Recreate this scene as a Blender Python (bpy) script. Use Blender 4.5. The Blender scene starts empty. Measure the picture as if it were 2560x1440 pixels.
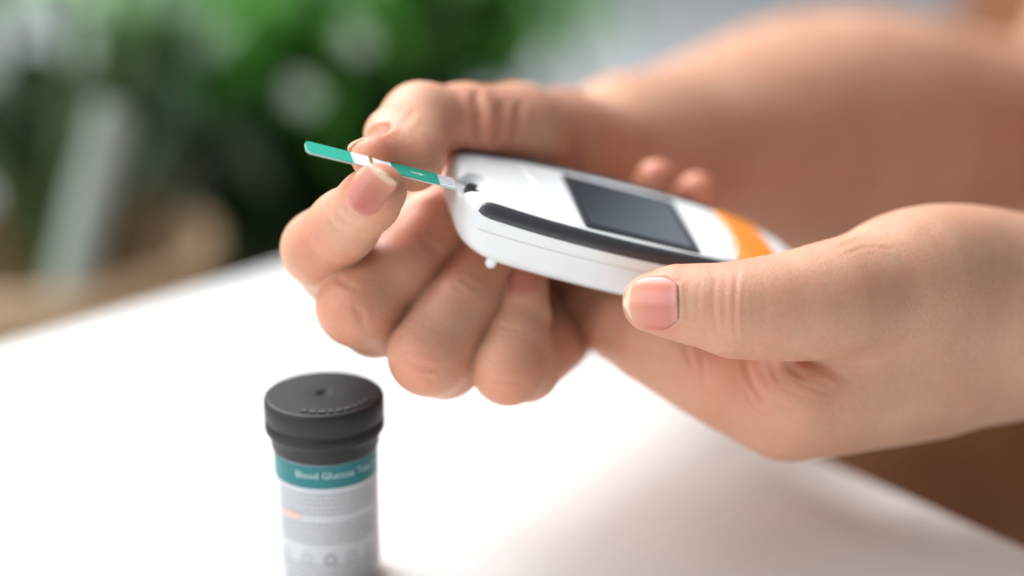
import bpy, math, random
import numpy as np
from mathutils import Vector, Matrix
from mathutils.bvhtree import BVHTree

random.seed(7); np.random.seed(7)
SC = bpy.context.scene
COL = SC.collection

# ------------------------------------------------------------------ camera
FPX, PITCH, CAMH = 4727.0, math.radians(20.2), 0.2304
FOCUS = 0.436
cd = bpy.data.cameras.new('camera'); cam = bpy.data.objects.new('camera', cd); COL.objects.link(cam)
cd.sensor_width = 36.0; cd.lens = 36.0 * FPX / 2560.0
cam.location = (0, 0, CAMH); cam.rotation_euler = (math.pi / 2 - PITCH, 0, 0)
cd.clip_start = 0.02; cd.clip_end = 100
cd.dof.use_dof = True; cd.dof.focus_distance = FOCUS; cd.dof.aperture_fstop = 2.35
cd.dof.aperture_blades = 0
SC.camera = cam

# ------------------------------------------------------------------ light
W = bpy.data.worlds.new('World'); SC.world = W; W.use_nodes = True
W.node_tree.nodes['Background'].inputs[0].default_value = (0.86, 0.94, 1.0, 1)
W.node_tree.nodes['Background'].inputs[1].default_value = 0.225

def area(name, loc, target, size, power, color):
    l = bpy.data.lights.new(name, 'AREA'); l.shape = 'RECTANGLE'; l.size, l.size_y = size
    l.energy = power; l.color = color
    o = bpy.data.objects.new(name, l); COL.objects.link(o); o.location = loc
    o.rotation_euler = (Vector(target) - Vector(loc)).to_track_quat('-Z', 'Y').to_euler()
    return o
area('window_light', (-0.55, 1.05, 1.4), (0.05, 0.5, 0.05), (1.1, 0.9), 36, (0.965, 0.985, 1.0))
area('front_fill_light', (-1.2, -0.35, 0.8), (0.0, 0.42, 0.08), (1.5, 1.2), 18, (0.94, 0.975, 1.0))  # added soft fill for the sides facing the camera, source unseen
area('background_fill_light', (-1.9, 2.6, 2.1), (-0.2, 2.4, -0.7), (1.6, 1.4), 100, (1.0, 1.0, 1.0))  # unseen lamp added to brighten the plants and floor behind
area('screen_reflection_light', (1.85, 3.8, 1.6), (0.1, 0.5, 0.1), (1.2, 0.9), 3.8, (0.74, 0.87, 1.0))  # unseen lamp added to give the screen its bluish reflection

SC.view_settings.view_transform = 'Standard'; SC.view_settings.look = 'None'
SC.view_settings.exposure = 0.1; SC.view_settings.gamma = 1
SC.render.engine = 'CYCLES'
SC.cycles.use_denoising = True
SC.cycles.max_bounces = 8
SC.cycles.caustics_reflective = False; SC.cycles.caustics_refractive = False
try: SC.cycles.sample_clamp_indirect = 6
except Exception: pass

# ------------------------------------------------------------------ geometry helpers
# "local" coordinates are millimetres in the viewer's frame (x right, y down, z away); to_world turns them into metres
CP, SP = math.cos(PITCH), math.sin(PITCH)
def P(x, y, d):                       # point at picture position x, y and a distance of d mm
    return np.array([(x - 1280) / FPX * d, (y - 720) / FPX * d, float(d)])
def to_world(a):
    a = np.asarray(a, float) * 0.001
    out = np.empty_like(a)
    out[..., 0] = a[..., 0]
    out[..., 1] = a[..., 2] * CP - a[..., 1] * SP
    out[..., 2] = CAMH - a[..., 2] * SP - a[..., 1] * CP
    return out
def on_plane(x, y, z):                # world point where a picture ray meets the height z
    dx, dy = (x - 1280) / FPX, (y - 720) / FPX
    k = (CAMH - z) / (SP + dy * CP)
    return Vector((dx * k, k * (CP - dy * SP), z))
def at(x, y, d):
    return Vector(to_world(P(x, y, d * 1000)))

def tag(o, label=None, cat=None, group=None, kind=None):
    if label: o['label'] = label
    if cat: o['category'] = cat
    if group: o['group'] = group
    if kind: o['kind'] = kind
    return o
def empty(name, loc=(0, 0, 0)):
    o = bpy.data.objects.new(name, None); COL.objects.link(o); o.location = loc; o.empty_display_size = .01
    return o
def link(name, me, mat=None, parent=None, smooth=True):
    if mat is not None and not me.materials: me.materials.append(mat)
    o = bpy.data.objects.new(name, me); COL.objects.link(o)
    if parent is not None:
        o.parent = parent
        o.matrix_parent_inverse = Matrix.Translation(parent.location).inverted()
    if smooth and me.polygons: me.polygons.foreach_set('use_smooth', [True] * len(me.polygons))
    return o
def mesh(name, verts, faces):
    me = bpy.data.meshes.new(name)
    me.from_pydata([tuple(map(float, v)) for v in verts], [], [tuple(map(int, f)) for f in faces]); me.update()
    return me
def mesh_np(name, V, Q):
    me = bpy.data.meshes.new(name)
    n, m = len(V), len(Q)
    me.vertices.add(n); me.vertices.foreach_set('co', np.asarray(V, np.float32).ravel())
    me.loops.add(m * 4); me.loops.foreach_set('vertex_index', np.asarray(Q, np.int32).ravel())
    me.polygons.add(m)
    me.polygons.foreach_set('loop_start', np.arange(0, m * 4, 4, dtype=np.int32))
    me.update(calc_edges=True); me.validate()
    return me
def float_attr(me, name, vals):
    a = me.attributes.new(name, 'FLOAT', 'POINT'); a.data.foreach_set('value', np.asarray(vals, np.float32))

# ------------------------------------------------------------------ materials
def mat(name, color, rough=0.5, **kw):
    m = bpy.data.materials.new(name); m.use_nodes = True
    b = m.node_tree.nodes['Principled BSDF']
    b.inputs['Base Color'].default_value = (*color, 1); b.inputs['Roughness'].default_value = rough
    for k, v in kw.items(): b.inputs[k.replace('_', ' ')].default_value = v
    return m
def nodes(m): return m.node_tree.nodes, m.node_tree.links, m.node_tree.nodes['Principled BSDF']
def noise_mix(m, c1, c2, scale, detail=4, lo=.35, hi=.65, coord='Object'):
    N, L, B = nodes(m)
    tc = N.new('ShaderNodeTexCoord'); nz = N.new('ShaderNodeTexNoise'); rp = N.new('ShaderNodeValToRGB')
    nz.inputs['Scale'].default_value = scale; nz.inputs['Detail'].default_value = detail
    rp.color_ramp.elements[0].position = lo; rp.color_ramp.elements[1].position = hi
    rp.color_ramp.elements[0].color = (*c1, 1); rp.color_ramp.elements[1].color = (*c2, 1)
    L.new(tc.outputs[coord], nz.inputs['Vector']); L.new(nz.outputs['Fac'], rp.inputs['Fac'])
    L.new(rp.outputs['Color'], B.inputs['Base Color'])
    return nz
def bump_noise(m, scale, strength, dist, detail=3):
    N, L, B = nodes(m)
    tc = N.new('ShaderNodeTexCoord'); nz = N.new('ShaderNodeTexNoise'); bp = N.new('ShaderNodeBump')
    nz.inputs['Scale'].default_value = scale; nz.inputs['Detail'].default_value = detail
    bp.inputs['Strength'].default_value = strength; bp.inputs['Distance'].default_value = dist
    L.new(tc.outputs['Object'], nz.inputs['Vector']); L.new(nz.outputs['Fac'], bp.inputs['Height'])
    L.new(bp.outputs['Normal'], B.inputs['Normal'])

def skin_material():
    m = mat('skin', (.6, .36, .25), .5)
    N, L, B = nodes(m)
    tc = N.new('ShaderNodeTexCoord')
    def noise(scale, detail=4):
        n = N.new('ShaderNodeTexNoise'); n.inputs['Scale'].default_value = scale; n.inputs['Detail'].default_value = detail
        L.new(tc.outputs['Object'], n.inputs['Vector']); return n
    def mixc(fac, a, b):
        x = N.new('ShaderNodeMix'); x.data_type = 'RGBA'
        L.new(fac, x.inputs[0])
        for i, v in ((6, a), (7, b)):
            if isinstance(v, tuple): x.inputs[i].default_value = (*v, 1)
            else: L.new(v, x.inputs[i])
        return x.outputs[2]
    def ramp(src, lo, hi, a=0., b=1.):
        r = N.new('ShaderNodeMapRange'); r.inputs['From Min'].default_value = lo; r.inputs['From Max'].default_value = hi
        r.inputs['To Min'].default_value = a; r.inputs['To Max'].default_value = b; L.new(src, r.inputs['Value']); return r.outputs[0]
    n1, n2, n3 = noise(70, 5), noise(190, 4), noise(1100, 3)
    c = mixc(ramp(n1.outputs['Fac'], .3, .7), (.57, .29, .182), (.645, .362, .242))
    c = mixc(ramp(n2.outputs['Fac'], .5, .75, 0, .45), c, (.64, .28, .195))          # blotches
    c = mixc(ramp(n3.outputs['Fac'], .5, .72, 0, .28), c, (.46, .225, .135))           # pores and freckling
    at_ = N.new('ShaderNodeAttribute'); at_.attribute_name = 'blush_glow'
    c = mixc(at_.outputs['Fac'], c, (.62, .185, .105))
    L.new(c, B.inputs['Base Color'])
    B.inputs['Subsurface Weight'].default_value = .45
    B.inputs['Subsurface Radius'].default_value = (1.0, .32, .16)
    B.inputs['Subsurface Scale'].default_value = .0034
    B.inputs['Specular IOR Level'].default_value = .45
    # skin grain: fine cells, larger diamond lines and soft unevenness
    def math_(op, a, b):
        x = N.new('ShaderNodeMath'); x.operation = op
        for i, v in enumerate((a, b)):
            if isinstance(v, float): x.inputs[i].default_value = v
            else: L.new(v, x.inputs[i])
        return x.outputs[0]
    def cells(scale):
        v = N.new('ShaderNodeTexVoronoi'); v.inputs['Scale'].default_value = scale; v.feature = 'DISTANCE_TO_EDGE'
        mp = N.new('ShaderNodeVectorMath'); mp.operation = 'ADD'; sc_ = N.new('ShaderNodeVectorMath'); sc_.operation = 'SCALE'; sc_.inputs['Scale'].default_value = .0012
        L.new(n2.outputs['Color'], sc_.inputs[0]); L.new(tc.outputs['Object'], mp.inputs[0]); L.new(sc_.outputs[0], mp.inputs[1]); L.new(mp.outputs[0], v.inputs['Vector'])
        return ramp(v.outputs['Distance'], 0, .14)
    hgt = math_('ADD', math_('MULTIPLY', cells(1500), .5), math_('MULTIPLY', cells(620), .35))
    hgt = math_('ADD', hgt, math_('MULTIPLY', noise(900, 4).outputs['Fac'], .7))
    hgt = math_('ADD', hgt, math_('MULTIPLY', noise(260, 3).outputs['Fac'], 1.6))
    bp = N.new('ShaderNodeBump'); bp.inputs['Strength'].default_value = .42; bp.inputs['Distance'].default_value = .00013
    L.new(hgt, bp.inputs['Height']); L.new(bp.outputs['Normal'], B.inputs['Normal'])
    L.new(ramp(n1.outputs['Fac'], .2, .8, .36, .54), B.inputs['Roughness'])
    return m
M_SKIN = skin_material()

def nail_material():
    m = mat('nail', (.7, .4, .34), .28)
    N, L, B = nodes(m)
    a = N.new('ShaderNodeAttribute'); a.attribute_name = 'along'
    r = N.new('ShaderNodeValToRGB'); e = r.color_ramp.elements
    e[0].position = 0; e[0].color = (.62, .32, .26, 1)
    e[1].position = .16; e[1].color = (.56, .19, .145, 1)
    for p, c in ((.6, (.60, .22, .155, 1)), (.86, (.64, .30, .20, 1)), (.92, (.76, .56, .41, 1)), (1, (.80, .64, .47, 1))):
        q = e.new(p); q.color = c
    L.new(a.outputs['Fac'], r.inputs['Fac']); L.new(r.outputs['Color'], B.inputs['Base Color'])
    B.inputs['Subsurface Weight'].default_value = .4; B.inputs['Subsurface Radius'].default_value = (1, .4, .25)
    B.inputs['Subsurface Scale'].default_value = .0015
    return m
M_NAIL = nail_material()
M_WHITE = mat('white_plastic', (.86, .88, .885), .3, Subsurface_Weight=.15, Subsurface_Scale=.002)
bump_noise(M_WHITE, 2500, .06, .00005)
M_GLOSSWHITE = mat('gloss_white', (.87, .89, .90), .14)
M_DARK = mat('dark_grey_rubber', (.055, .055, .065), .36)
bump_noise(M_DARK, 3000, .08, .00004)
M_SCREEN = mat('screen_glass', (.010, .012, .017), .10, Specular_IOR_Level=.75)
M_SCREENB = mat('screen_border', (.03, .03, .034), .3)
M_ORANGE = mat('orange_plastic', (.95, .285, .003), .24)
M_SLOT = mat('port_black', (.012, .012, .016), .3)
M_SEAM = mat('seam_line', (.52, .50, .40), .5)

# ------------------------------------------------------------------ implicit-surface engine (numpy)
def smin(a, b, k):
    h = np.maximum(k - np.abs(a - b), 0) / k
    return np.minimum(a, b) - h * h * k * .25
def smax(a, b, k): return -smin(-a, -b, k)
def cone(a, b, r1, r2, flat=None):
    a = np.asarray(a, np.float32); b = np.asarray(b, np.float32)
    if flat is not None: ax, f = np.asarray(flat[0], float), flat[1]; ax = ax / np.linalg.norm(ax)
    def f_(p):
        pa = p - a; ba = b - a
        h = np.clip(pa @ (ba / (ba @ ba)), 0, 1)
        q = pa - h[:, None] * ba
        if flat is not None:
            c = q @ ax; q = q + (c * (f - 1))[:, None] * ax
        return np.sqrt(np.einsum('ij,ij->i', q, q)) - (r1 + (r2 - r1) * h)
    return f_
def ball(c, r):
    c = np.asarray(c, float)
    return lambda p: np.sqrt(((p - c) ** 2).sum(1)) - r
def union(fs, k):
    def f_(p):
        d = fs[0](p)
        for g in fs[1:]: d = smin(d, g(p), k)
        return d
    return f_
def grad(f, p, e=.15):
    g = np.zeros((len(p), 3))
    for k in ((1, -1, -1), (-1, -1, 1), (-1, 1, -1), (1, 1, 1)):
        k = np.array(k, np.float32); g += f(p + k * np.float32(e))[:, None] * k
    return g / (4 * e)
def chunked(f, p, n=60000):
    p = p.astype(np.float32)
    return np.concatenate([f(p[i:i + n]) for i in range(0, len(p), n)]) if len(p) else np.zeros(0)
def axis(lo, fine_lo, fine_hi, hi, h, grow=1.07, mx=9.0):
    """grid positions: even steps h between fine_lo and fine_hi, widening outside"""
    up = list(np.arange(fine_lo, fine_hi + h, h)); st = h
    while up[-1] < hi: st = min(st * grow, mx); up.append(up[-1] + st)
    dn = [up[0]]; st = h
    while dn[-1] > lo: st = min(st * grow, mx); dn.append(dn[-1] - st)
    a = np.array(dn[:0:-1] + up)
    while (len(a) - 1) % 6: a = np.append(a, a[-1] + (a[-1] - a[-2]))
    return a
def polygonise(f, lo, hi=None, h=None, B=6):
    """surface nets on a sparse grid (lo: three position lists, or corner lo .. hi with step h), then Newton steps onto the surface"""
    ax3 = lo if hi is None else [axis(lo[i], lo[i], hi[i], hi[i], h) for i in range(3)]
    n = np.array([len(a) for a in ax3]); nb = (n - 1) // B
    def pos(i): return np.stack([ax3[k][i[:, k]] for k in range(3)], -1)
    c = np.stack(np.meshgrid(*[np.arange(k) for k in nb], indexing='ij'), -1).reshape(-1, 3)
    p0, p1 = pos(c * B), pos(c * B + B)
    dc = chunked(f, (p0 + p1) / 2)
    near = np.abs(dc) < np.linalg.norm(p1 - p0, axis=1) * .5 * 1.55 + .8
    D = np.full(tuple(n), 1.0, np.float32)
    D[:-1, :-1, :-1] = np.repeat(np.repeat(np.repeat(np.sign(dc).reshape(tuple(nb)).astype(np.float32), B, 0), B, 1), B, 2)
    off = np.stack(np.meshgrid(*[np.arange(B + 1)] * 3, indexing='ij'), -1).reshape(-1, 3)
    idx = (c[near][:, None, :] * B + off[None]).reshape(-1, 3)
    mk = np.zeros(tuple(n), bool); mk[idx[:, 0], idx[:, 1], idx[:, 2]] = True
    ijk = np.argwhere(mk)
    D[mk] = chunked(f, pos(ijk))
    s = D < 0
    tot = np.zeros(tuple(n - 1), np.uint8)
    for dx in (0, 1):
        for dy in (0, 1):
            for dz in (0, 1):
                tot += s[dx:n[0] - 1 + dx, dy:n[1] - 1 + dy, dz:n[2] - 1 + dz]
    act = (tot > 0) & (tot < 8)
    cells = np.argwhere(act)
    vid = np.full(tuple(n - 1), -1, np.int32); vid[act] = np.arange(len(cells))
    V = np.zeros((len(cells), 3)); cnt = np.zeros(len(cells))
    corners = [(i, j, k) for i in (0, 1) for j in (0, 1) for k in (0, 1)]
    for a in corners:
        for ax in range(3):
            if a[ax] == 1: continue
            b = list(a); b[ax] = 1
            va = D[cells[:, 0] + a[0], cells[:, 1] + a[1], cells[:, 2] + a[2]]
            vb = D[cells[:, 0] + b[0], cells[:, 1] + b[1], cells[:, 2] + b[2]]
            cr = (va < 0) != (vb < 0)
            t = np.where(cr, va / np.where(cr, va - vb, 1), 0)
            pt = np.array(a, float)[None] + t[:, None] * (np.array(b) - np.array(a))[None]
            V[cr] += pt[cr]; cnt[cr] += 1
    q0, q1 = pos(cells), pos(cells + 1)
    V = q0 + (V / cnt[:, None]) * (q1 - q0)
    size = np.linalg.norm(q1 - q0, axis=1) / 1.732
    quads = []
    for ax in range(3):
        o1, o2 = [(1, 2), (2, 0), (0, 1)][ax]
        sl = [slice(1, n[k] - 1) for k in range(3)]; sl[ax] = slice(0, n[ax] - 1)
        sa = s[tuple(sl)]; sl2 = list(sl); sl2[ax] = slice(1, n[ax]); sb = s[tuple(sl2)]
        e = np.argwhere(sa != sb)
        if not len(e): continue
        st = np.array([1, 1, 1]); st[ax] = 0
        e = e + st
        inside = s[e[:, 0], e[:, 1], e[:, 2]]
        def g(d1, d2):
            q = e.copy(); q[:, o1] -= d1; q[:, o2] -= d2
            return vid[q[:, 0], q[:, 1], q[:, 2]]
        q = np.stack([g(1, 1), g(0, 1), g(0, 0), g(1, 0)], 1)
        q[~inside] = q[~inside][:, ::-1]
        quads.append(q)
    Q = np.concatenate(quads); Q = Q[(Q >= 0).all(1)]
    for _ in range(2):
        for i in range(0, len(V), 60000):
            p = V[i:i + 60000].astype(np.float32); d = f(p); g = grad(f, p)
            st = d[:, None] * g / np.maximum((g * g).sum(1), .2)[:, None]
            ln = np.linalg.norm(st, axis=1)
            V[i:i + 60000] = p - st * np.minimum(1, size[i:i + 60000] * .7 / np.maximum(ln, 1e-9))[:, None]
    return V, Q
def vnormals(V, Q):
    fn = np.cross(V[Q[:, 2]] - V[Q[:, 0]], V[Q[:, 3]] - V[Q[:, 1]])
    N = np.zeros_like(V)
    for k in range(4): np.add.at(N, Q[:, k], fn)
    return N / np.maximum(np.linalg.norm(N, axis=1, keepdims=True), 1e-12)
def fix_winding(f, V, Q):
    N = vnormals(V, Q); i = np.random.randint(0, len(V), 400)
    if (f(V[i] + N[i] * .3) < f(V[i] - N[i] * .3)).mean() > .5: Q = Q[:, ::-1]
    return Q

# ------------------------------------------------------------------ the meter's own frame
MU = np.array([.9245, .2034, .322]); MV = np.array([.185, .5, -.846])
MU /= np.linalg.norm(MU); MV -= MU * (MU @ MV); MV /= np.linalg.norm(MV); MN = -np.cross(MU, MV)
MO = P(1150, 450, 446) - 5 * MV
def m2l(s, t, h): return MO + np.multiply.outer(s, MU) + np.multiply.outer(t, MV) + np.multiply.outer(h, MN)
def l2m(p):
    q = p - MO
    return q @ MU, q @ MV, q @ MN
_ws = np.array([-6, 0, 4, 12, 20, 35, 45, 55, 65, 73, 80, 86, 92, 96, 110.])
_ww = np.array([13, 14.3, 15.3, 17, 18.3, 19.4, 19.5, 19.0, 18.0, 17.1, 16.2, 15.2, 13.8, 12.6, 6.0])
_fine = np.linspace(-6, 110, 800); _wf = np.interp(_fine, _ws, _ww)
for _ in range(2): _wf = np.convolve(np.pad(_wf, 30, 'edge'), np.ones(61) / 61, 'valid')
def halfw(s): return np.interp(s, _fine, _wf)
_tf = np.array([-10, 60, 70, 76, 84, 92, 100.]); _th = np.array([0, 0, -.1, -.4, -1.3, -2.8, -5.])
def top_h(s): return np.interp(s, _tf, _th)
M_LEN, M_THICK = 101.0, 14.5
def meter_body(p):
    s, t, h = l2m(p)
    side = (np.abs(t) - halfw(s)) * .97
    # the near end leans in towards the bottom; the far end is round
    near = -(s - np.clip(-h - 5, 0, 20) ** 2 * .055)
    far = s - M_LEN + np.clip(np.abs(t), 0, 30) ** 2 * .035
    plan = smax(smax(side, near, 7.5), far, 6)
    top = h - top_h(s); bot = -(h + M_THICK)
    d = smax(plan, top, 3.6)
    return smax(d, bot, 4.2)
PORT = (3.6, 3.6)
def meter_sdf(p):
    s, t, h = l2m(p)
    d = meter_body(p)
    d = smax(d, -(np.sqrt((s - 5.0) ** 2 + (t - 2.4) ** 2 + (h - 2.3) ** 2) - 4.3), .5)      # thumb scoop
    d = smax(d, -np.maximum(np.maximum(np.abs(t - 5.0) - 3.8, np.abs(h + 1.2) - 1.1), s - 5.0), .5)  # strip slot
    # grip bulge of the battery door and little locating peg underneath
    d = smin(d, np.sqrt((s - 27.) ** 2 + ((t - 9.) * .9) ** 2 + ((h + M_THICK - 4.2) * 1.6) ** 2) - 8.6, 1.0)
    return d

# ------------------------------------------------------------------ hands and arms
def C(pts, k=2.2, flat=None, sub=1, dz=0):
    """chain of tapered limbs through (x, y, distance, radius) stations"""
    a = np.array([(*P(x, y, d + dz), r * (d + dz) / d) for x, y, d, r in pts])
    if sub > 1 and len(a) > 2:            # Catmull-Rom through the stations
        e = np.vstack([2 * a[0] - a[1], a, 2 * a[-1] - a[-2]]); o = []
        for i in range(1, len(e) - 2):
            for t in np.arange(sub) / sub:
                p0, p1, p2, p3 = e[i - 1:i + 3]
                o.append(.5 * (2 * p1 + (p2 - p0) * t + (2 * p0 - 5 * p1 + 4 * p2 - p3) * t * t + (3 * p1 - p0 - 3 * p2 + p3) * t ** 3))
        a = np.array(o + [a[-1]])
    g = union([cone(a[i, :3], a[i + 1, :3], a[i, 3], a[i + 1, 3], flat) for i in range(len(a) - 1)], k)
    c = ((a[:, :3].min(0) + a[:, :3].max(0)) / 2).astype(np.float32); rad = (np.linalg.norm(a[:, :3] - c, axis=1) + a[:, 3]).max()
    def culled(p):
        q = p - c; d = np.sqrt(np.einsum('ij,ij->i', q, q)) - rad; m = d < 16
        if m.all(): return g(p)
        d = d.astype(np.float32)
        if m.any(): d[m] = g(p[m])
        return d
    return culled

# --- right hand, pinching the strip
R_index_tip = C([(944, 480, 430, 6.6), (922, 504, 435, 7.0), (862, 562, 445, 8.1), (800, 622, 453, 8.9)])
R_index = union([R_index_tip, C([(800, 622, 453, 8.9), (838, 668, 466, 9.2), (1040, 620, 492, 10)])], 2.5)
R_thumb_tip = union([C([(1050, 306, 464, 8.7), (1010, 365, 452, 7.4), (938, 392, 442, 5.1)]),
                     C([(1050, 306, 464, 8.7), (1036, 390, 450, 7.2), (1032, 412, 448, 5.9)]),
                     C([(1050, 306, 464, 8.7), (980, 338, 455, 6.8)]),
                     C([(942, 393, 442, 5.1), (1030, 402, 447, 6.4)])], 3)
R_thumb = union([R_thumb_tip, C([(1050, 306, 464, 8.7), (1160, 316, 473, 10.6), (1290, 328, 486, 12)])], 3)
R_middle = C([(1200, 490, 476, 6.8), (1082, 586, 458, 8.5), (986, 681, 448, 9.1), (892, 766, 441, 9.2), (940, 797, 449, 9.0), (1095, 750, 482, 10)], dz=10)
R_ring = C([(1290, 560, 474, 6.8), (1216, 670, 457, 8.3), (1149, 780, 447, 9.2), (1110, 835, 443, 9.3), (1073, 888, 439, 9.3), (1110, 901, 448, 9.0), (1235, 825, 480, 10)], dz=10)
R_pinky_tip = C([(1314, 700, 455, 5.4), (1306, 790, 449, 6.3), (1290, 860, 444, 7.4), (1270, 922, 440, 8.2)], dz=10)
R_pinky = union([R_pinky_tip, C([(1270, 922, 440, 8.2), (1312, 917, 449, 8.2), (1385, 850, 476, 9.2)], dz=10)], 2.2)
R_palm = union([
    C([(1290, 328, 486, 12), (1400, 355, 506, 14), (1520, 380, 530, 14)]),
    C([(1040, 600, 494, 10), (1250, 480, 520, 12), (1540, 370, 548, 16)]),
    C([(1095, 730, 492, 10), (1300, 570, 522, 13), (1565, 400, 552, 17)]),
    C([(1235, 815, 490, 10), (1400, 650, 522, 13), (1590, 430, 552, 17)]),
    C([(1385, 850, 484, 9.2), (1490, 680, 517, 13), (1590, 470, 548, 16)]),
    C([(1395, 420, 502, 10), (1480, 440, 522, 12)]),
    C([(1290, 360, 490, 8), (1130, 500, 496, 8), (1060, 580, 494, 8)]),
    C([(1330, 380, 496, 9), (1230, 480, 506, 9)]),
    C([(1560, 470, 532, 12), (1530, 560, 522, 13)]),
], 7)
R_arm = C([(1555, 392, 545, 19), (1650, 385, 566, 21), (1800, 374, 592, 28.5), (2000, 336, 625, 36), (2200, 330, 655, 38.5), (2400, 326, 690, 33), (2640, 310, 725, 26)], 10, sub=3)
def right_sdf(p):
    d = smin(R_palm(p), R_arm(p), 12)
    for f, k in ((R_thumb, 3.0), (R_index, 1.0), (R_middle, .8), (R_ring, .8), (R_pinky, .8)):
        d = smin(d, f(p), k)
    return d

# --- left hand, cradling the meter
L_thumb_tip = C([(1630, 757, 414, 6.5), (1690, 756, 413.5, 7.9), (1760, 764, 413, 8.8), (1835, 775, 413, 10.2)], dz=26)
L_thumb = union([L_thumb_tip, C([(1835, 775, 413, 10.2), (1960, 768, 415, 11.4), (2090, 748, 419, 12.8), (2200, 722, 425, 13)], sub=2, dz=26)], 2)
L_palm = union([
    C([(2170, 730, 424, 12.6), (2290, 702, 431, 15.4), (2430, 706, 441, 16.8), (2640, 770, 452, 19.5)], 4, sub=3, dz=26),
    C([(1960, 1018, 441, 11.6), (2100, 975, 442, 13.5), (2330, 910, 448, 16), (2640, 800, 462, 20)], 4, sub=2, dz=22),
    C([(2010, 1000, 458, 11), (2300, 900, 468, 16), (2640, 800, 472, 20)]),
    C([(2060, 975, 476, 11), (2330, 880, 484, 15), (2640, 790, 480, 19)]),
    C([(2120, 945, 494, 10), (2350, 860, 496, 14), (2640, 790, 486, 18)]),
    C([(2190, 770, 430, 12), (2140, 930, 440, 10)], dz=26),
    C([(2300, 780, 436, 14), (2250, 930, 444, 12)], dz=26),
], 8)
L_index = C([(1436, 428, 486, 6.0), (1418, 580, 489, 7.2), (1440, 715, 472, 8.0), (1560, 812, 455, 9.4), (1690, 880, 449, 10.7), (1830, 950, 444, 11.8), (1960, 1018, 441, 11.6)], sub=2, dz=22)
L_middle = C([(1640, 448, 494, 5.3), (1608, 560, 503, 6.8), (1640, 700, 502, 8), (1740, 830, 482, 9.5), (2010, 1000, 458, 11)])
L_ring = C([(1740, 478, 500, 5.0), (1715, 580, 512, 6.6), (1750, 710, 516, 8), (1840, 830, 497, 9.2), (2060, 975, 476, 11)])
L_pinky = C([(1850, 600, 522, 5), (1845, 680, 528, 6.5), (1900, 800, 515, 7.5), (2120, 945, 494, 10)])
L_arm = C([(2640, 785, 462, 21), (2900, 770, 480, 24), (3400, 740, 520, 33), (4100, 700, 570, 37)], 8, dz=22)
def left_sdf(p):
    d = smin(L_palm(p), L_arm(p), 8)
    for f, k in ((L_middle, 2), (L_ring, 2), (L_pinky, 2), (L_index, 3.0), (L_thumb, 2.0)):
        d = smin(d, f(p), k)
    return d
def press(f, k=1.4, gap=.12):
    return lambda p: smax(f(p), -(meter_body(p) - gap), k)
right_f, left_f = press(right_sdf, 1.0), press(left_sdf)

# --- shoulders and trunk, mostly out of view
torso = union([cone((330, -140, 870), (330, 160, 800), 120, 125), cone((345, -150, 870), (440, -420, 970), 105, 95)], 60)
trunk_arm_r = union([cone(P(2640, 285, 725), (255, -95, 770), 26, 40), cone((255, -95, 770), (390, -330, 910), 40, 52)], 15)
trunk_arm_l = union([cone(P(4100, 700, 570), (360, -20, 640), 37, 40), cone((360, -20, 640), (390, -290, 860), 42, 58)], 15)

# --- creases: picture polylines scored into whichever skin faces the viewer there
def px(V): return V[:, 0] / V[:, 2] * FPX + 1280, V[:, 1] / V[:, 2] * FPX + 720
def seg_dist(x, y, pts):
    d = np.full(len(x), 1e9); w = np.zeros(len(x)); n = len(pts) - 1
    for i in range(n):
        ax, ay = pts[i]; bx, by = pts[i + 1]
        ux, uy = bx - ax, by - ay; l2 = ux * ux + uy * uy
        h = np.clip(((x - ax) * ux + (y - ay) * uy) / l2, 0, 1)
        e = np.hypot(x - ax - h * ux, y - ay - h * uy)
        m = e < d; d[m] = e[m]; w[m] = (i + h[m]) / n
    return d, w
def score(V, N, grooves):
    x, y = px(V); disp = np.zeros(len(V)); facing = np.clip(-N[:, 2] * 3, 0, 1)
    for pts, wd, dp, (z0, z1) in grooves:
        xs = [p[0] for p in pts]; ys = [p[1] for p in pts]
        m = np.where((x > min(xs) - 40) & (x < max(xs) + 40) & (y > min(ys) - 40) & (y < max(ys) + 40) & (V[:, 2] > z0) & (V[:, 2] < z1))[0]
        if not len(m): continue
        d, w = seg_dist(x[m], y[m], pts)
        fade = np.clip(np.minimum(w, 1 - w) * 5, 0, 1) ** .6 if wd < 30 else 1
        disp[m] -= dp * (np.exp(-(d / wd) ** 2) - .35 * np.exp(-((d - 1.9 * wd) / wd) ** 2)) * fade * facing[m]
    return V + N * disp[:, None]
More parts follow.
